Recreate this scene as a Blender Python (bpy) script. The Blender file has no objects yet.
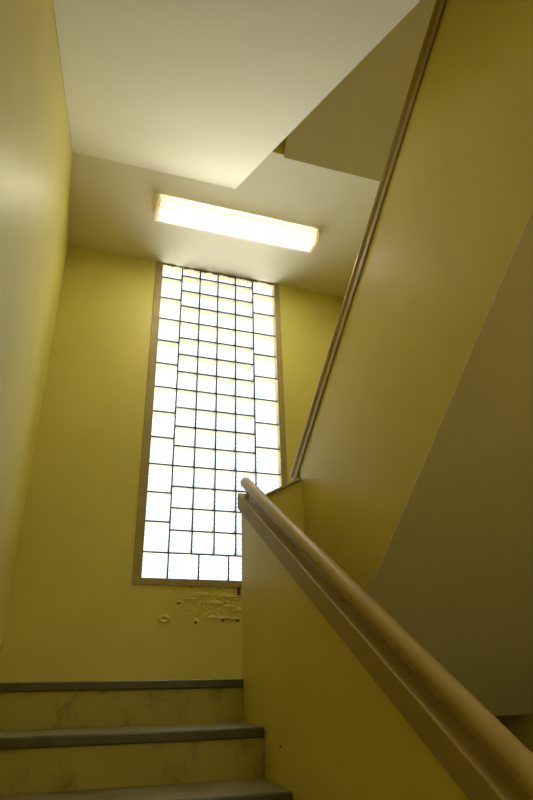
import bpy, bmesh, math, random
from mathutils import Vector, Matrix, noise
random.seed(7)
S = bpy.context.scene
COL = S.collection
Z0 = 2.1753            # the hall floor is z = 0; the plan below is drawn from the window's lower left corner

# ------------------------------------------------------------------ helpers
class MB:
    """collects shapes in plan coordinates and links them as one mesh object"""
    def __init__(self): self.v = []; self.f = []; self.mi = []; self.sm = []
    def add(self, vs, fs, m=0, smooth=False):
        o = len(self.v); self.v += [tuple(p) for p in vs]
        for f in fs:
            self.f.append([o + i for i in f]); self.mi.append(m); self.sm.append(smooth)
        return self
    def box(self, x0, x1, y0, y1, z0, z1, m=0):
        vs = [(x, y, z) for x in (x0, x1) for y in (y0, y1) for z in (z0, z1)]
        fs = [(0, 1, 3, 2), (4, 6, 7, 5), (0, 4, 5, 1), (2, 3, 7, 6), (0, 2, 6, 4), (1, 5, 7, 3)]
        return self.add(vs, fs, m)
    def prism_x(self, poly, x0, x1, m=0):          # polygon in (y, z), extruded along x
        n = len(poly)
        vs = [(x0, y, z) for y, z in poly] + [(x1, y, z) for y, z in poly]
        fs = [tuple(range(n)), tuple(range(2 * n - 1, n - 1, -1))]
        fs += [(i, i + n, (i + 1) % n + n, (i + 1) % n) for i in range(n)]
        return self.add(vs, fs, m)
    def prism_y(self, poly, y0, y1, m=0):          # polygon in (x, z), extruded along y
        n = len(poly)
        vs = [(x, y0, z) for x, z in poly] + [(x, y1, z) for x, z in poly]
        fs = [tuple(range(n)), tuple(range(2 * n - 1, n - 1, -1))]
        fs += [(i, i + n, (i + 1) % n + n, (i + 1) % n) for i in range(n)]
        return self.add(vs, fs, m)
    def prism_z(self, poly, z0, z1, m=0):
        n = len(poly)
        vs = [(x, y, z0) for x, y in poly] + [(x, y, z1) for x, y in poly]
        fs = [tuple(range(n)), tuple(range(2 * n - 1, n - 1, -1))]
        fs += [(i, i + n, (i + 1) % n + n, (i + 1) % n) for i in range(n)]
        return self.add(vs, fs, m)
    def tube(self, p0, p1, r0, r1=None, seg=24, round0=0, round1=0, m=0):
        r1 = r0 if r1 is None else r1
        p0 = Vector(p0); p1 = Vector(p1); ax = (p1 - p0).normalized()
        u = ax.orthogonal().normalized(); w = ax.cross(u)
        rings = []
        if round0:
            for k in range(4, 0, -1):
                a = k / 4 * math.pi / 2 * .97
                rings.append((p0 - ax * (math.sin(a) * round0), r0 * math.cos(a)))
        rings += [(p0, r0), (p1, r1)]
        if round1:
            for k in range(1, 5):
                a = k / 4 * math.pi / 2 * .97
                rings.append((p1 + ax * (math.sin(a) * round1), r1 * math.cos(a)))
        vs = []; fs = []
        for c, r in rings:
            for i in range(seg):
                t = 2 * math.pi * i / seg
                vs.append(c + u * (r * math.cos(t)) + w * (r * math.sin(t)))
        for k in range(len(rings) - 1):
            for i in range(seg):
                j = (i + 1) % seg
                fs.append((k * seg + i, k * seg + j, (k + 1) * seg + j, (k + 1) * seg + i))
        self.add(vs, fs, m, True)
        e = len(rings) - 1
        self.add([vs[i] for i in range(seg)], [tuple(range(seg))[::-1]], m)
        self.add([vs[e * seg + i] for i in range(seg)], [tuple(range(seg))], m)
        return self
    def build(self, name, mats, parent=None, bevel=0, seg=2):
        me = bpy.data.meshes.new(name)
        base = Vector((0, 0, 0))
        if parent is not None:
            base = parent_loc(parent)
        me.from_pydata([(Vector(v) + Vector((0, 0, Z0)) - base) for v in self.v], [], self.f)
        if not isinstance(mats, (list, tuple)): mats = [mats]
        for m in mats: me.materials.append(m)
        me.polygons.foreach_set('material_index', self.mi)
        me.polygons.foreach_set('use_smooth', self.sm)
        me.update()
        bm = bmesh.new(); bm.from_mesh(me)
        bmesh.ops.recalc_face_normals(bm, faces=bm.faces)
        bm.to_mesh(me); bm.free()
        o = bpy.data.objects.new(name, me); COL.objects.link(o)
        if parent is not None: o.parent = parent
        if bevel:
            b = o.modifiers.new('edge', 'BEVEL'); b.width = bevel; b.segments = seg
            b.limit_method = 'ANGLE'; b.angle_limit = math.radians(40)
        return o
LOCS = {}
def parent_loc(o):
    loc = Vector((0, 0, 0))
    while o is not None:
        loc += Vector(o.location); o = o.parent
    return loc
def thing(name, label, cat, loc, group=None):
    o = bpy.data.objects.new(name, None); COL.objects.link(o)
    o.location = (loc[0], loc[1], loc[2] + Z0); o.empty_display_size = .1
    o['label'] = label; o['category'] = cat
    if group: o['group'] = group
    return o
def struct(o, label=None, cat=None):
    o['kind'] = 'structure'
    if label: o['label'] = label
    if cat: o['category'] = cat
    return o
def copy_tree(o, parent=None):
    c = o.copy(); COL.objects.link(c)
    if parent is not None: c.parent = parent
    for ch in list(o.children): copy_tree(ch, c)
    return c

# ------------------------------------------------------------------ materials
def mat(name, color, rough=.5, spec=.5, bump=None, vary=None, metallic=0):
    m = bpy.data.materials.new(name); m.use_nodes = True
    nt = m.node_tree; b = nt.nodes['Principled BSDF']
    b.inputs['Base Color'].default_value = (*color, 1)
    b.inputs['Roughness'].default_value = rough
    b.inputs['Specular IOR Level'].default_value = spec
    b.inputs['Metallic'].default_value = metallic
    tc = nt.nodes.new('ShaderNodeTexCoord')
    m['tc'] = tc.name
    if vary:                                    # (scale, amount)
        n = nt.nodes.new('ShaderNodeTexNoise'); n.inputs['Scale'].default_value = vary[0]
        n.inputs['Detail'].default_value = 5
        nt.links.new(tc.outputs['Object'], n.inputs['Vector'])
        r = nt.nodes.new('ShaderNodeValToRGB')
        a = vary[1]
        r.color_ramp.elements[0].position = .3; r.color_ramp.elements[1].position = .7
        r.color_ramp.elements[0].color = (*[c * (1 - a) for c in color], 1)
        r.color_ramp.elements[1].color = (*[min(1, c * (1 + a)) for c in color], 1)
        nt.links.new(n.outputs['Fac'], r.inputs['Fac'])
        nt.links.new(r.outputs['Color'], b.inputs['Base Color'])
    if bump:                                    # (scale, strength, distance)
        n = nt.nodes.new('ShaderNodeTexNoise'); n.inputs['Scale'].default_value = bump[0]
        n.inputs['Detail'].default_value = 3
        nt.links.new(tc.outputs['Object'], n.inputs['Vector'])
        bp = nt.nodes.new('ShaderNodeBump'); bp.inputs['Strength'].default_value = bump[1]
        bp.inputs['Distance'].default_value = bump[2]
        nt.links.new(n.outputs['Fac'], bp.inputs['Height'])
        nt.links.new(bp.outputs['Normal'], b.inputs['Normal'])
    return m

YELLOW = (.64, .57, .145)
CREAM = (.74, .69, .52)
M_wall = mat('yellow_gloss_paint', YELLOW, .43, .4, (55, .06, .003), (2.2, .05))
M_panel = mat('yellow_panel_paint', (.71, .625, .175), .38, .5, (70, .08, .003), (2.5, .05))
M_cream = mat('cream_ceiling_paint', CREAM, .75, .25, (40, .08, .004), (2.0, .025))
M_cap = mat('tan_cap_paint', (.37, .29, .13), .45, .5, (60, .1, .002), (6, .10))
M_rail = mat('tan_rail_paint', (.42, .32, .12), .44, .5, (40, .05, .002), (7, .10))
M_frame = mat('tan_window_frame_paint', (.37, .295, .12), .45, .4, (80, .15, .002), (9, .10))
M_tread = mat('worn_olive_tread', (.24, .215, .12), .42, .5, (90, .25, .003), (7, .22))
M_nosing = mat('dark_nosing_strip', (.095, .085, .045), .36, .5, (120, .3, .002), (14, .25))
M_conc = mat('grey_floor_vinyl', (.26, .24, .17), .4, .5, (60, .1, .002), (4, .1))
M_mortar = mat('brown_mortar_joint', (.17, .13, .085), .8, .2, (150, .3, .002), (30, .2))
M_rim = mat('cream_reflection_edge', (.33, .295, .165), .6, .2)  # the room's yellow reflection, painted into the top and bottom edges
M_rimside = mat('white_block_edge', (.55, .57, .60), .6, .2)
M_dark = mat('dark_grime', (.035, .028, .012), .8, .2, (80, .4, .004), (40, .3))
M_bare = mat('bare_plaster_brown', (.16, .12, .04), .9, .1, (90, .5, .004), (60, .4))
M_steel = mat('fixture_white_enamel', (.82, .76, .56), .4, .5)
M_screw = mat('dark_screw_metal', (.06, .05, .04), .4, .5)

# back wall: peeling, blistered paint below the window (relief in the plaster itself)
def peeling(m):
    nt = m.node_tree; b = nt.nodes['Principled BSDF']; tc = nt.nodes[m['tc']]
    sep = nt.nodes.new('ShaderNodeSeparateXYZ'); nt.links.new(tc.outputs['Object'], sep.inputs[0])
    def math_(op, a, bb=None, c=None, clamp=False):
        n = nt.nodes.new('ShaderNodeMath'); n.operation = op; n.use_clamp = clamp
        for i, q in enumerate((a, bb, c)):
            if q is None: continue
            if isinstance(q, (int, float)): n.inputs[i].default_value = q
            else: nt.links.new(q, n.inputs[i])
        return n.outputs[0]
    wob = nt.nodes.new('ShaderNodeTexNoise'); wob.inputs['Scale'].default_value = 9; wob.inputs['Detail'].default_value = 4
    nt.links.new(tc.outputs['Object'], wob.inputs['Vector'])
    wv = math_('MULTIPLY', math_('SUBTRACT', wob.outputs['Fac'], .5), .12)
    x = math_('ADD', sep.outputs[0], wv); z = math_('ADD', sep.outputs[2], wv)
    # band under the sill, stronger to the right
    mz = math_('MULTIPLY', math_('SUBTRACT', z, Z0 - .26), 9, clamp=True)
    mx = math_('MULTIPLY', math_('SUBTRACT', x, .18), 2.2, clamp=True)
    mask = math_('MULTIPLY', mz, mx)
    mask = math_('MULTIPLY', mask, math_('MULTIPLY', math_('SUBTRACT', Z0 + .02, z), 14, clamp=True))
    mask = math_('MULTIPLY', mask, math_('MULTIPLY', math_('SUBTRACT', .95, x), 6, clamp=True))
    n2 = nt.nodes.new('ShaderNodeTexVoronoi'); n2.inputs['Scale'].default_value = 13; n2.feature = 'SMOOTH_F1'
    n3 = nt.nodes.new('ShaderNodeTexNoise'); n3.inputs['Scale'].default_value = 24; n3.inputs['Detail'].default_value = 6; n3.inputs['Distortion'].default_value = .8
    mp = nt.nodes.new('ShaderNodeMapping'); mp.inputs['Scale'].default_value = (1, 1, 1.9)
    nt.links.new(tc.outputs['Object'], mp.inputs['Vector'])
    nt.links.new(mp.outputs[0], n2.inputs['Vector']); nt.links.new(mp.outputs[0], n3.inputs['Vector'])
    step = nt.nodes.new('ShaderNodeMapRange'); step.interpolation_type = 'SMOOTHSTEP'
    step.inputs['From Min'].default_value = .46; step.inputs['From Max'].default_value = .54
    nt.links.new(n3.outputs['Fac'], step.inputs['Value'])
    h = math_('ADD', math_('MULTIPLY', step.outputs[0], .8), math_('MULTIPLY', n2.outputs['Distance'], .7))
    h = math_('MULTIPLY', h, mask)
    old = [n for n in nt.nodes if n.type == 'BUMP'][0]
    bp = nt.nodes.new('ShaderNodeBump'); bp.inputs['Strength'].default_value = .45; bp.inputs['Distance'].default_value = .010
    nt.links.new(h, bp.inputs['Height']); nt.links.new(old.outputs['Normal'], bp.inputs['Normal'])
    nt.links.new(bp.outputs['Normal'], b.inputs['Normal'])
M_backwall = mat('yellow_gloss_paint_peeling', YELLOW, .42, .4, (55, .06, .003), (2.2, .05))
peeling(M_backwall)

# scuffed risers
def scuffed(m, color):
    nt = m.node_tree; b = nt.nodes['Principled BSDF']; tc = nt.nodes[m['tc']]
    src = b.inputs['Base Color'].links[0].from_socket
    mp = nt.nodes.new('ShaderNodeMapping'); mp.inputs['Scale'].default_value = (1.0, 1, .65)
    mp.inputs['Rotation'].default_value = (0, .35, 0)
    nt.links.new(tc.outputs['Object'], mp.inputs['Vector'])
    n = nt.nodes.new('ShaderNodeTexNoise'); n.inputs['Scale'].default_value = 13; n.inputs['Detail'].default_value = 6; n.inputs['Roughness'].default_value = .62
    nt.links.new(mp.outputs[0], n.inputs['Vector'])
    r = nt.nodes.new('ShaderNodeValToRGB'); r.color_ramp.elements[0].position = .53; r.color_ramp.elements[1].position = .74
    r.color_ramp.elements[0].color = (0, 0, 0, 1); r.color_ramp.elements[1].color = (.62, .62, .62, 1)
    nt.links.new(n.outputs['Fac'], r.inputs['Fac'])
    mx = nt.nodes.new('ShaderNodeMix'); mx.data_type = 'RGBA'
    nt.links.new(r.outputs['Color'], mx.inputs[0]); nt.links.new(src, mx.inputs[6]); mx.inputs[7].default_value = (*color, 1)
    nt.links.new(mx.outputs[2], b.inputs['Base Color'])
M_riser = mat('yellow_riser_paint', (.45, .385, .09), .42, .4, (60, .12, .003), (3, .08))
scuffed(M_riser, (.10, .085, .035))

# glass of the blocks: clear, a little rippled, ribbed on the far face
def glass(name, ribs):
    m = bpy.data.materials.new(name); m.use_nodes = True
    nt = m.node_tree; nt.nodes.clear()
    out = nt.nodes.new('ShaderNodeOutputMaterial')
    tr = nt.nodes.new('ShaderNodeBsdfTransparent'); gl = nt.nodes.new('ShaderNodeBsdfGlossy')
    gl.inputs['Roughness'].default_value = .12
    tr.inputs['Color'].default_value = (.95, .97, .97, 1)
    lw = nt.nodes.new('ShaderNodeLayerWeight'); lw.inputs['Blend'].default_value = .5
    pw = nt.nodes.new('ShaderNodeMath'); pw.operation = 'POWER'; pw.inputs[1].default_value = 4
    nt.links.new(lw.outputs['Facing'], pw.inputs[0])
    ma = nt.nodes.new('ShaderNodeMath'); ma.operation = 'MULTIPLY_ADD'; ma.inputs[1].default_value = .6; ma.inputs[2].default_value = .04
    nt.links.new(pw.outputs[0], ma.inputs[0])
    mx = nt.nodes.new('ShaderNodeMixShader')
    nt.links.new(ma.outputs[0], mx.inputs[0]); nt.links.new(tr.outputs[0], mx.inputs[1]); nt.links.new(gl.outputs[0], mx.inputs[2])
    last = mx.outputs[0]
    if ribs:
        tc = nt.nodes.new('ShaderNodeTexCoord')
        w = nt.nodes.new('ShaderNodeTexWave'); w.bands_direction = 'Z'; w.wave_profile = 'SIN'
        w.inputs['Scale'].default_value = ribs; w.inputs['Distortion'].default_value = .4; w.inputs['Detail'].default_value = 1
        nt.links.new(tc.outputs['Object'], w.inputs['Vector'])
        r = nt.nodes.new('ShaderNodeValToRGB')
        r.color_ramp.elements[0].position = .0; r.color_ramp.elements[1].position = .55
        r.color_ramp.elements[0].color = (.60, .62, .645, 1); r.color_ramp.elements[1].color = (.96, .98, 1, 1)
        nt.links.new(w.outputs['Fac'], r.inputs['Fac'])
        nt.links.new(r.outputs['Color'], tr.inputs['Color'])
    nt.links.new(last, out.inputs['Surface'])
    return m
M_glass = glass('clear_block_glass', 0)
M_ribbed = glass('ribbed_block_glass', 9.5)

# lamp lens: a wraparound prismatic lens glowing from the two tubes behind it
def lens_mat(strength):
    m = bpy.data.materials.new('lit_lamp_lens'); m.use_nodes = True
    nt = m.node_tree; nt.nodes.clear()
    out = nt.nodes.new('ShaderNodeOutputMaterial'); em = nt.nodes.new('ShaderNodeEmission')
    tc = nt.nodes.new('ShaderNodeTexCoord'); sep = nt.nodes.new('ShaderNodeSeparateXYZ')
    nt.links.new(tc.outputs['Object'], sep.inputs[0])
    def mth(op, a, b=None, clamp=False):
        n = nt.nodes.new('ShaderNodeMath'); n.operation = op; n.use_clamp = clamp
        for i, q in enumerate((a, b)):
            if q is None: continue
            if isinstance(q, (int, float)): n.inputs[i].default_value = q
            else: nt.links.new(q, n.inputs[i])
        return n.outputs[0]
    def bell(d, sig): return mth('POWER', 2.71828, mth('MULTIPLY', mth('MULTIPLY', d, d), -1 / (2 * sig ** 2)))
    ay = mth('ABSOLUTE', sep.outputs[1])
    g = bell(mth('SUBTRACT', ay, .030), .0112)                       # a bright band under each tube
    e = mth('MULTIPLY', mth('SUBTRACT', .60, mth('ABSOLUTE', sep.outputs[0])), 11, clamp=True)   # the tubes stop short of the ends
    g = mth('MULTIPLY', mth('MULTIPLY', g, .85), e)
    side = mth('MULTIPLY', mth('MULTIPLY', bell(mth('ADD', sep.outputs[2], .056), .013), .018), mth('GREATER_THAN', ay, .0718))
    side = mth('MULTIPLY', side, e)
    f = mth('ADD', mth('ADD', .0155, side), g)
    em.inputs['Color'].default_value = (1.0, .92, .67, 1)
    nt.links.new(mth('MULTIPLY', f, strength), em.inputs['Strength']); nt.links.new(em.outputs[0], out.inputs['Surface'])
    return m
M_lens = lens_mat(37)

# ------------------------------------------------------------------ plan dimensions (metres)
XL, XR = -.714, 1.73              # side walls
YW, YH = 0.0, -6.2               # window wall, far end of the hall behind the camera
ZL = -.594                       # landing
H = .1757; GA = .278; YA = -1.216; NA = 9
XA0, XA1 = .357, .394            # balustrade panel of the near flight
XB0, XB1 = .632, .670            # balustrade panel of the return flight
F2F = 19 * H                     # floor to floor
ZC = 2.571                       # underside of the landing above
ZS = ZC - F2F                    # underside of this landing
YE = -1.315                      # edge of the landings at the well
YB = -.94                        # where the flights' undersides bend into the landings
GB = .246; YB0 = -1.34; NB = 10
SA = .643; SB = .7022
ZFL = ZL - NA * H                # hall floor
ZUP = ZL + NB * H                # floor above
TOP = 6.3
EPS = .002

# ------------------------------------------------------------------ the setting
mb = MB(); mb.box(XL - .2, XL, YH - .2, YW + .25, ZFL - .2, TOP)
struct(mb.build('wall_left', M_wall), 'glossy yellow painted wall on the left of the stairs', 'wall')
mb = MB(); mb.box(XR, XR + .2, YH - .2, YW + .25, ZFL - .2, TOP)
struct(mb.build('wall_right', M_wall), 'yellow wall on the right beyond the return flight', 'wall')
mb = MB(); mb.box(XL, XR, YH - .2, YH, ZFL, TOP)
struct(mb.build('wall_front', M_wall), 'yellow hall wall behind the camera', 'wall')
WX0, WX1, WZ0, WZ1 = -.005, 1.040, .0, 2.60
mb = MB()
mb.box(XL, WX0, 0, .085, ZFL, TOP); mb.box(WX1, XR, 0, .085, ZFL, TOP)
mb.box(WX0, WX1, 0, .085, ZFL, WZ0); mb.box(WX0, WX1, 0, .085, WZ1, TOP)
wall_back = struct(mb.build('wall_back', M_backwall), 'yellow wall around the tall glass block window, paint peeling below it', 'wall')
mb = MB(); mb.box(XL, XR, YH, YW, ZFL - .2, ZFL)
struct(mb.build('floor', M_conc), 'grey hall floor at the foot of the stairs', 'floor')
mb = MB(); mb.box(XL, XR, YH, YW, TOP - .15, TOP)
struct(mb.build('ceiling_roof', M_cream), 'cream ceiling at the top of the stairwell', 'ceiling')
mb = MB()
mb.prism_z([(XL, YH), (XR, YH), (XR, -3.55), (XB0, -3.55), (XB0, -3.43), (XL, -3.43)], ZUP - .2, ZUP)
struct(mb.build('floor_upper', [M_cream]), 'floor slab of the storey above the hall', 'floor')
mb = MB()
mb.prism_z([(XL, YH), (XR, YH), (XR, -3.55), (XB0, -3.55), (XB0, -3.43), (XL, -3.43)], ZUP + F2F - .2, ZUP + F2F)
struct(mb.build('ceiling_upper', [M_cream]), 'slab two storeys above the hall', 'ceiling')
# landing overhead: its underside is the ceiling the lamp hangs from
def landing_mesh(dz):
    return MB().prism_z([(XL, YB), (XA1 + .004, YB), (XA1 + .004, YE), (XB0, YE), (XB0, -1.3005), (XR, -1.3005), (XR, 0), (XL, 0)], ZS + dz, ZL + dz)
struct(landing_mesh(F2F).build('ceiling', M_cream), 'cream ceiling under the landing above, carrying the lamp', 'ceiling')
lo = landing_mesh(0).build('floor_landing', M_conc)
struct(lo, 'half landing under the glass block window', 'landing')

# paint damage below the window: blisters, chips, a metal stub
def ring(cx, cz, rx, rz, w, h, seed):
    m = MB(); n = 28; vs = []; fs = []
    for i in range(n):
        t = 2 * math.pi * i / n
        k = 1 + .13 * noise.noise(Vector((math.cos(t) * 1.4 + seed, math.sin(t) * 1.4, seed)))
        for (q, yy) in ((1.0, .0005), (1.0 - w * .35, -h), (1.0 - w * .7, -h * .9), (1 - w, -.0006)):
            vs.append((cx + rx * k * q * math.cos(t), yy, cz + rz * k * q * math.sin(t)))
    for i in range(n):
        j = (i + 1) % n
        for a in range(3): fs.append((i * 4 + a, j * 4 + a, j * 4 + a + 1, i * 4 + a + 1))
    m.add(vs, fs, 0, True); return m
ring(.195, -.207, .043, .026, .75, .007, 1.3).build('paint_blister', M_backwall, wall_back)
def flake(cx, cz, rx, rz, seed, lift=.004, curl=.006):
    m = MB(); n = 14; vs = [(cx, -lift, cz)]; fs = []
    for i in range(n):
        t = 2 * math.pi * i / n
        k = 1 + .45 * noise.noise(Vector((math.cos(t) * 1.7 + seed * 3.1, math.sin(t) * 1.7, seed)))
        vs.append((cx + rx * k * math.cos(t), .0005 - (curl if math.sin(t) < -.2 else 0), cz + rz * k * math.sin(t)))
    for i in range(n): fs.append((0, 1 + i, 1 + (i + 1) % n))
    m.add(vs, fs, 0, False); return m
def chip(cx, cz, rx, rz, seed):
    m = MB(); n = 14; vs = [(cx, -.0016, cz)]; fs = []
    for i in range(n):
        t = 2 * math.pi * i / n
        k = 1 + .6 * noise.noise(Vector((math.cos(t) * 2 + seed * 5.3, math.sin(t) * 2, seed)))
        vs.append((cx + rx * k * math.cos(t), .0003, cz + rz * k * math.sin(t)))
    for i in range(n): fs.append((0, 1 + i, 1 + (i + 1) % n))
    m.add(vs, fs); return m
for k, (x, z, rx, rz) in enumerate([(.284, -.110, .016, .010), (.396, -.226, .013, .012), (.433, -.112, .008, .005),
                                    (.455, -.113, .006, .004), (.583, -.104, .009, .004), (.572, -.210, .013, .011),
                                    (.600, -.204, .008, .006), (.668, -.210, .017, .010), (.362, -.014, .016, .003),
                                    (.545, -.016, .012, .003), (.25, -.03, .006, .004), (.63, -.085, .006, .005)]):
    chip(x, z, rx, rz, k + 1).build('paint_chip', M_bare, wall_back)
for k, (x, z, rx, rz) in enumerate([(.290, -.099, .022, .009), (.400, -.211, .018, .008), (.585, -.193, .045, .010),
                                    (.650, -.195, .030, .010), (.59, -.055, .06, .016), (.52, -.10, .05, .010),
                                    (.43, -.045, .05, .012), (.66, -.14, .03, .014), (.50, -.19, .03, .012),
                                    (.36, -.08, .05, .008), (.62, -.12, .04, .008)]):
    flake(x, z, rx, rz, k + 20).build('paint_flake', M_backwall, wall_back)
mb = MB(); mb.box(.668, .687, -.012, .002, -.052, -.007)
mb.build('metal_stub', M_screw, wall_back, .003)

# ------------------------------------------------------------------ the window: glass blocks in mortar
AW, BW, J = .2032, .1524, .0095
win = bpy.data.objects.new('window_1', None); COL.objects.link(win); win.location = (.508, .0, Z0)
struct(win, 'tall glass block window, wide blocks down both sides and narrow ones between', 'window')
fr = MB(); fo = .007
fr.box(-.020, .038, -fo, .06, -.006, WZ1 - .02); fr.box(1.004, 1.052, -fo, .06, -.006, WZ1 - .02)
fr.box(.038, 1.004, -fo, .06, -.006, .038)
fr.build('window_frame', M_frame, win, .002)
gl = MB(); mo = MB()
YF, YK = .002, .080                         # near and far faces of the blocks
def block(x0, x1, z0, z1):
    h = J / 2; x0 += h; x1 -= h; z0 += h; z1 -= h; c = .010
    # near pane with a softly bevelled border
    o = [(x0, YF + .006, z0), (x1, YF + .006, z0), (x1, YF + .006, z1), (x0, YF + .006, z1)]
    i = [(x0 + c, YF, z0 + c), (x1 - c, YF, z0 + c), (x1 - c, YF, z1 - c), (x0 + c, YF, z1 - c)]
    gl.add(o + i, [(4, 5, 6, 7)] + [(k, (k + 1) % 4, (k + 1) % 4 + 4, k + 4) for k in range(4)], 0)
    # far, ribbed pane
    gl.add([(x0, YK, z0), (x1, YK, z0), (x1, YK, z1), (x0, YK, z1)], [(0, 1, 2, 3)], 1)
    # edges of the hollow block
    q = [(x0, z0), (x1, z0), (x1, z1), (x0, z1)]
    for k in range(4):
        a, b = q[k], q[(k + 1) % 4]
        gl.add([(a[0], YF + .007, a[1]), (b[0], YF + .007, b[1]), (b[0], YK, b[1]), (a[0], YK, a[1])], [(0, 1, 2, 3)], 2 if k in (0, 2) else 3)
rects = []
for k in range(5): rects.append((k * AW, (k + 1) * AW, 0, AW))
ZT = 2.585
for s in (0, AW + 4 * BW):
    z = AW
    while z < ZT - .03:
        rects.append((s, s + AW, z, min(z + AW, ZT))); z += AW
for c in range(4):
    z = AW
    while z < ZT - .03:
        rects.append((AW + c * BW, AW + (c + 1) * BW, z, min(z + BW, ZT))); z += BW
for r in rects: block(*r)
# mortar: a web around every block
for (x0, x1, z0, z1) in rects:
    h = J / 2 - .0008
    mo.box(x0 - h, x0 + h, YF + .002, YK + .004, z0 - h, z1 + h)
    mo.box(x1 - h, x1 + h, YF + .002, YK + .004, z0 - h, z1 + h)
    mo.box(x0 + h, x1 - h, YF + .002, YK + .004, z0 - h, z0 + h)
    mo.box(x0 + h, x1 - h, YF + .002, YK + .004, z1 - h, z1 + h)
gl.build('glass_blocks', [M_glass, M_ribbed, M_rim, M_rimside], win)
mo.build('mortar_joints', M_mortar, win)
# ragged plaster where the ceiling meets the top blocks
rg = MB()
x = -.01
while x < 1.03:
    w = random.uniform(.008, .03); h = random.uniform(.002, .018)
    rg.box(x, x + w, -.004, YF + .004, ZC - h, ZC - .0005); x += w
rg.build('plaster_edge', M_mortar, win)

# ------------------------------------------------------------------ flights of stairs
def soff(y, y0, z0, s): return z0 + s * (y - y0)
def flight_a(label):
    t = thing('stair_flight', label, 'stairs', (-.17, -3.44, ZFL))
    th = .012
    # body under the steps
    top = [(YB, ZL - .036)]
    for k in range(NA):
        yr = YA + .024 - k * GA
        top += [(yr, ZL - k * H - .036), (yr, ZL - (k + 1) * H - .036)]
    zb = ZS + SA * (YA + .024 - (NA - 1) * GA - YB) + th
    top = top[:-1]
    poly = top + [(YA + .024 - (NA - 1) * GA, zb)] + [(YB, ZS + th)]
    MB().prism_x(poly, XL + EPS, XA0 - EPS).build('stair_body', M_riser, t)
    ye = YA + .024 - (NA - 1) * GA
    MB().prism_x([(YB, ZS), (ye, ZS + SA * (ye - YB)), (ye, ZS + SA * (ye - YB) + th), (YB, ZS + th)], XL + EPS, XA1 + .002).build('soffit', M_cream, t)
    for k in range(NA):
        yr = YA + .024 - k * GA; zt = ZL - k * H
        MB().box(XL + EPS, XA0 - EPS, yr - .010, yr, zt - H, zt - .033).build('riser', M_riser, t)
        yb = YB if k == 0 else yr + GA - .010
        up = .014 if k else 0                       # treads worn down towards the nosing
        tr = MB().prism_x([(yr - .010, zt - .034), (yb, zt - .034), (yb, zt + up), (yr - .010, zt + .001 * bool(k))], XL + EPS, XA0 - EPS).build('tread', M_tread, t)
        MB().box(XL + EPS, XA0 - EPS, YA - k * GA, yr - .010, zt - .034, zt).build('nosing', M_nosing, tr, .006, 3)
    return t
flA = flight_a('near stair flight climbing to the landing, dark edged treads and scuffed yellow risers')
flC = copy_tree(flA); flC.location.z += F2F
flC['label'] = 'stair flight overhead on the left, a broad cream sloping soffit above the lamp'

def flight_b(label):
    t = thing('stair_flight', label, 'stairs', (1.2, -2.4, ZS))
    th = .012; ye = -3.52
    sz = lambda y: -.2764 + SB * (-2.0 - y)
    top = [(-1.3012, ZL)]
    yr0 = YB0 - .022
    for j in range(NB - 1):
        yr = yr0 - j * GB
        top += [(yr, ZL + j * H if j else ZL), (yr, ZL + (j + 1) * H - .034)]
    top += [(ye, ZL + (NB - 1) * H - .034)]
    poly = top + [(ye, sz(ye) + th), (-1.3012, sz(-1.3012) + th)]
    MB().prism_x(poly, XB1 + EPS, XR - EPS).build('stair_body', M_riser, t)
    MB().prism_x([(-1.3012, sz(-1.3012)), (ye, sz(ye)), (ye, sz(ye) + th), (-1.3012, sz(-1.3012) + th)], XB0 - .002, XR - EPS).build('soffit', M_cream, t)
    for j in range(NB - 1):
        yr = yr0 - j * GB; zt = ZL + (j + 1) * H
        MB().box(XB1 + EPS, XR - EPS, yr, yr + .010, zt - H, zt - .033).build('riser', M_riser, t)
        yb = max(yr - GB + .010, ye)
        tr = MB().box(XB1 + EPS, XR - EPS, yb, yr + .010, zt - .034, zt).build('tread', M_tread, t)
        MB().box(XB1 + EPS, XR - EPS, yr + .010, yr + .030, zt - .034, zt).build('nosing', M_nosing, tr, .006, 3)
    return t
flB = flight_b('return stair flight on the right rising back overhead, dim cream soffit behind the handrail')
flD = copy_tree(flB); flD.location.z += F2F
flD['label'] = 'highest stair flight, its olive soffit glimpsed between lamp ceiling and steep cap rail'

# ------------------------------------------------------------------ balustrades
def sweep(sec, y0, y1, zf, m=None):
    """a section given as (x, vertical offset) swept along a sloping line z = zf(y)"""
    mb = MB(); n = len(sec)
    vs = [(x, y0, zf(y0) + o) for x, o in sec] + [(x, y1, zf(y1) + o) for x, o in sec]
    fs = [tuple(range(n)), tuple(range(2 * n - 1, n - 1, -1))] + [(i, i + n, (i + 1) % n + n, (i + 1) % n) for i in range(n)]
    return mb.add(vs, fs)
# near flight
capA = lambda y: .248 + .644 * (y + 1.169)
CHA = .080
tA = thing('stair_balustrade', 'solid yellow balustrade panel beside the near steps, tan cap sloping down to the right', 'balustrade', (XA0, -2.3, ZFL))
yEnd, yLow = -1.190, -3.70
sA = lambda y: ZS + SA * (y - YB) + .012
MB().prism_x([(yEnd, capA(yEnd) - .03), (yLow, capA(yLow) - .03), (yLow, ZFL), (-3.42, ZFL), (-3.418, max(ZFL, sA(-3.418))), (yEnd, sA(yEnd))], XA0, XA1).build('panel', M_panel, tA)
secA = [(.340, -CHA), (XA0 - .001, -CHA), (XA0 - .001, -.012), (XA1 + .001, -.012), (XA1 + .001, -CHA), (.420, -CHA), (.420, 0), (.340, 0)]
sweep(secA, -1.176, yLow - .02, capA).build('cap_rail', M_cap, tA, .004, 3)
for (y, z, r) in ((-1.664, -.824, .006), (-1.70, -1.02, .003)):
    MB().tube((XA0 + .002, y, z), (XA0 - .0015, y, z), r, r * .7, 10).build('paint_chip', M_dark, tA)
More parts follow.
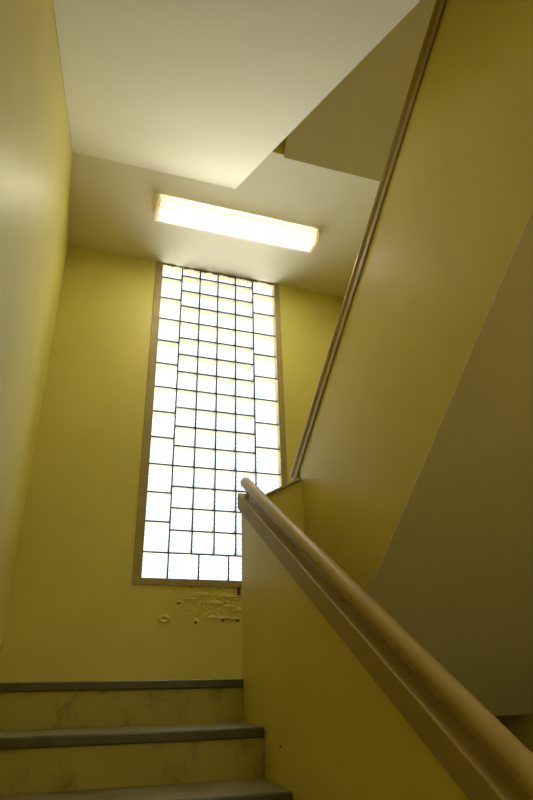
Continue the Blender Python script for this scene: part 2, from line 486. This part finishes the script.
# return flight
capB = lambda y: .901 + .722 * (-2.0 - y)
tB = thing('stair_balustrade', 'yellow balustrade panel on the right, its steep tan cap rising to the top edge', 'balustrade', (XB0, -2.4, ZS))
yS, yT = YE + .02, -3.60
sB = lambda y: -.2764 + SB * (-2.0 - y) + .012
MB().prism_x([(yS, capB(yS) - .02), (yT, capB(yT) - .02), (yT, sB(yT)), (yS, sB(yS))], XB0, XB1).build('panel', M_panel, tB)
secB = [(XB0 - .008, -.043), (XB0 - .001, -.043), (XB0 - .001, -.010), (XB1 + .001, -.010), (XB1 + .001, -.043), (XB1 + .008, -.043), (XB1 + .008, 0), (XB0 - .008, 0)]
sweep(secB, yS + .11, yT, capB).build('cap_rail', M_cap, tB, .003, 3)
# landing edge between the two
tL = thing('landing_balustrade', 'short yellow landing panel between the two flights, thin tan cap slanting up to the right', 'balustrade', (.51, YE, ZS))
zl = lambda x: .200 + .545 * (x - .444)
x0, x1 = XA1 + .003, XB0 - .0003
MB().prism_y([(x0, ZS - .001), (x1, ZS - .001), (x1, zl(x1) - .014), (x0, zl(x0) - .014)], YE - .0065, YE - .0005).build('panel', M_panel, tL)
MB().prism_y([(x0 + .026, zl(x0 + .026) - .016), (x1 - .010, zl(x1 - .010) - .016), (x1 - .010, zl(x1 - .010)), (x0 + .026, zl(x0 + .026))], YE - .022, YE + .012).build('cap_rail', M_cap, tL, .003)
tL2 = copy_tree(tL); tL2.location.z += F2F
tL2['label'] = 'dark yellow landing panel in the well high above the lamp, a small corner showing'
tB2 = copy_tree(tB); tB2.location.z += F2F
tB2['label'] = 'topmost balustrade panel of the highest flight'
tA2 = copy_tree(tA); tA2.location.z += F2F
tA2['label'] = 'balustrade panel standing on the upper flight overhead'

# ------------------------------------------------------------------ handrails
RR = .0270
def handrail(label, xc, zf, off, y0, y1, brackets, captop, loc):
    t = thing('handrail', label, 'handrail', loc)
    MB().tube((xc, y0, zf(y0) + off), (xc, y1, zf(y1) + off), RR, RR, 32, .018, .006).build('rail', M_rail, t)
    for y in brackets:
        b = MB().tube((xc, y, captop(y) + .002), (xc, y, zf(y) + off - RR * .5), .007, .007, 16).build('bracket', M_rail, t)
        s = (zf(y + .1) - zf(y - .1)) / .2
        nrm = Vector((0, -s, 1)).normalized(); c = Vector((xc, y, captop(y)))
        MB().tube(c - nrm * .0005, c + nrm * .005, .0135, .011, 20).build('flange', M_cap, b)
    return t
hA = handrail('round tan handrail running from the window down to the bottom right corner', .378, capA, .062, -1.195, -3.72, (-1.225, -2.203, -3.20), capA, (.388, -2.4, ZFL))
# a seam and a set screw on the near rail
for y in (-1.69, -2.62):
    p = Vector((.378, y, capA(y) + .062)); d = Vector((0, 1, .644)).normalized()
    MB().tube(p - d * .003, p + d * .003, RR + .0004, RR + .0004, 32).build('weld_seam', M_rail, hA)
p = Vector((.378, -2.99, capA(-2.99) + .062))
MB().tube(p + Vector((.006, 0, .020)), p + Vector((.008, -.001, .0265)), .005, .004, 12).build('set_screw', M_screw, hA)
hB = handrail('thin tan handrail edge showing above the steep cap of the return flight', XB0 + .022, capB, .057, -1.175, -3.62, (-1.36, -2.3, -3.25), capB, (.6575, -2.4, ZS))

# grime in the corner of the third tread
mb = MB()
for k in range(16):
    x = XA0 - .003 - abs(random.gauss(0, .018)); y = YA + .024 - GA - .010 - abs(random.gauss(0, .010)) - .004
    r = random.uniform(.003, .007); z = ZL - 2 * H
    mb.add([(x + r * math.cos(a), y + r * math.sin(a), z + .0006) for a in [i * math.pi / 3 for i in range(6)]] + [(x, y, z + r * .8)], [(i, (i + 1) % 6, 6) for i in range(6)])
gr = mb.build('corner_grime', M_dark); gr['label'] = 'dark grit swept into the tread corner beside the yellow panel'; gr['category'] = 'grit'; gr['kind'] = 'stuff'

# ------------------------------------------------------------------ the lamp
LX, LY = .5, -.625; LH = .078
lamp = thing('ceiling_light', 'lit two tube fluorescent lamp with a white wraparound lens on the cream ceiling', 'ceiling light', (LX + .008, LY, ZC))
HL, HW = .60, .100
LXc = LX + .008
MB().box(LXc - HL, LXc + HL, LY - HW + .022, LY + HW - .022, ZC - .014, ZC - .0005).build('housing', M_steel, lamp)
# lens: a shallow trough section swept along x
sec = [(-HW, -.012), (-HW, -.030), (-HW + .012, -.066), (-HW + .028, -LH), (HW - .028, -LH), (HW - .012, -.066), (HW, -.030), (HW, -.012)]
L = MB(); n = len(sec)
vs = [(LXc - HL, LY + y, ZC + z) for y, z in sec] + [(LXc + HL, LY + y, ZC + z) for y, z in sec]
L.add(vs, [(i, i + n, i + 1 + n, i + 1) for i in range(n - 1)], 0)
L.build('lens', M_lens, lamp)
def endcap_mat():
    m = mat('lamp_end_cap', (.86, .70, .42), .4, .4); b = m.node_tree.nodes['Principled BSDF']
    b.inputs['Emission Color'].default_value = (1, .78, .42, 1); b.inputs['Emission Strength'].default_value = .2
    return m
M_endcap = endcap_mat()
for s in (-1, 1):
    c = MB(); xo = LXc + s * (HL + .0005)
    sec2 = [(-HW - .003, -.006)] + [(y * 1.03, z * 1.03) for y, z in sec] + [(HW + .003, -.006)]
    poly = [(LY + y, ZC + z) for y, z in sec2]
    c.prism_x(poly, min(xo, xo + s * .022), max(xo, xo + s * .022)); c.build('end_cap', M_endcap, lamp, .004)

hall = copy_tree(lamp); hall.location = (.55, -5.0, ZUP - .2 + Z0)  # lamp added out of view to lift the dim return soffit
hall['label'] = 'added fluorescent fill lamp on the hall ceiling, unseen behind the camera'
hall3 = copy_tree(lamp); hall3.location = (.55, -5.75, ZUP - .2 + Z0)  # second added lamp, more fill for the return soffit and near panel
hall3['label'] = 'second added fluorescent fill lamp on the hall ceiling, unseen by the far wall'
hall2 = copy_tree(lamp); hall2.location = (.75, -4.5, ZUP + F2F - .2 + Z0)  # lamp added out of view to brighten the highest soffit
hall2['label'] = 'added fluorescent fill lamp, unseen on the ceiling of the storey above'
# ------------------------------------------------------------------ light: sky and an added bright ground through the blocks
w = bpy.data.worlds.new('sky'); S.world = w; w.use_nodes = True
bg = w.node_tree.nodes['Background']
# pale sky above a lower half made extra bright to light the soffits
wn = w.node_tree
wt = wn.nodes.new('ShaderNodeTexCoord'); wsep = wn.nodes.new('ShaderNodeSeparateXYZ'); wn.links.new(wt.outputs['Generated'], wsep.inputs[0])
wr = wn.nodes.new('ShaderNodeMapRange'); wr.inputs['From Min'].default_value = -.02; wr.inputs['From Max'].default_value = .06
wn.links.new(wsep.outputs[2], wr.inputs['Value'])
wm = wn.nodes.new('ShaderNodeMix'); wm.data_type = 'RGBA'; wn.links.new(wr.outputs[0], wm.inputs[0])
wm.inputs[6].default_value = (7.6, 7.5, 7.2, 1); wm.inputs[7].default_value = (.92, 1.0, 1.13, 1)
wn.links.new(wm.outputs[2], bg.inputs['Color']); bg.inputs['Strength'].default_value = 1.0
def portal(x, y, z, sx, sz, into):
    pd = bpy.data.lights.new('sky_portal', 'AREA'); pd.shape = 'RECTANGLE'; pd.size = sx; pd.size_y = sz
    pd.cycles.is_portal = True
    po = bpy.data.objects.new('sky_portal', pd); COL.objects.link(po)
    po.location = (x, y, Z0 + z); po.rotation_euler = (math.radians(-90 if into < 0 else 90), 0, 0)
portal(.518, .10, 1.30, 1.06, 2.62, -1)

# ------------------------------------------------------------------ camera
cd = bpy.data.cameras.new('camera'); cam = bpy.data.objects.new('camera', cd); COL.objects.link(cam)
R_ = ((.9502788638, -.3104009918, -.0249259961), (.1202410023, .4395908874, -.8901134496), (.2872493382, .8428588708, .4550568554))
rx, dn, fw = (Vector(r) for r in R_)
m3 = Matrix((rx, -dn, -fw)).transposed()
cam.matrix_world = Matrix.Translation((-.423471, -3.906064, -.689826 + Z0)) @ m3.to_4x4()
cd.sensor_fit = 'AUTO'; cd.sensor_width = 36; cd.lens = 593.145 / 800 * 36
cd.clip_start = .02
S.camera = cam

# ------------------------------------------------------------------ colour management, light paths
S.view_settings.view_transform = 'Standard'; S.view_settings.look = 'None'
S.view_settings.exposure = 0.78; S.view_settings.gamma = 1; S.view_settings.use_curve_mapping = False
cy = S.cycles
cy.max_bounces = 12; cy.diffuse_bounces = 8; cy.glossy_bounces = 4; cy.transparent_max_bounces = 24
cy.sample_clamp_indirect = 6; cy.use_denoising = True
cy.caustics_reflective = False; cy.caustics_refractive = False
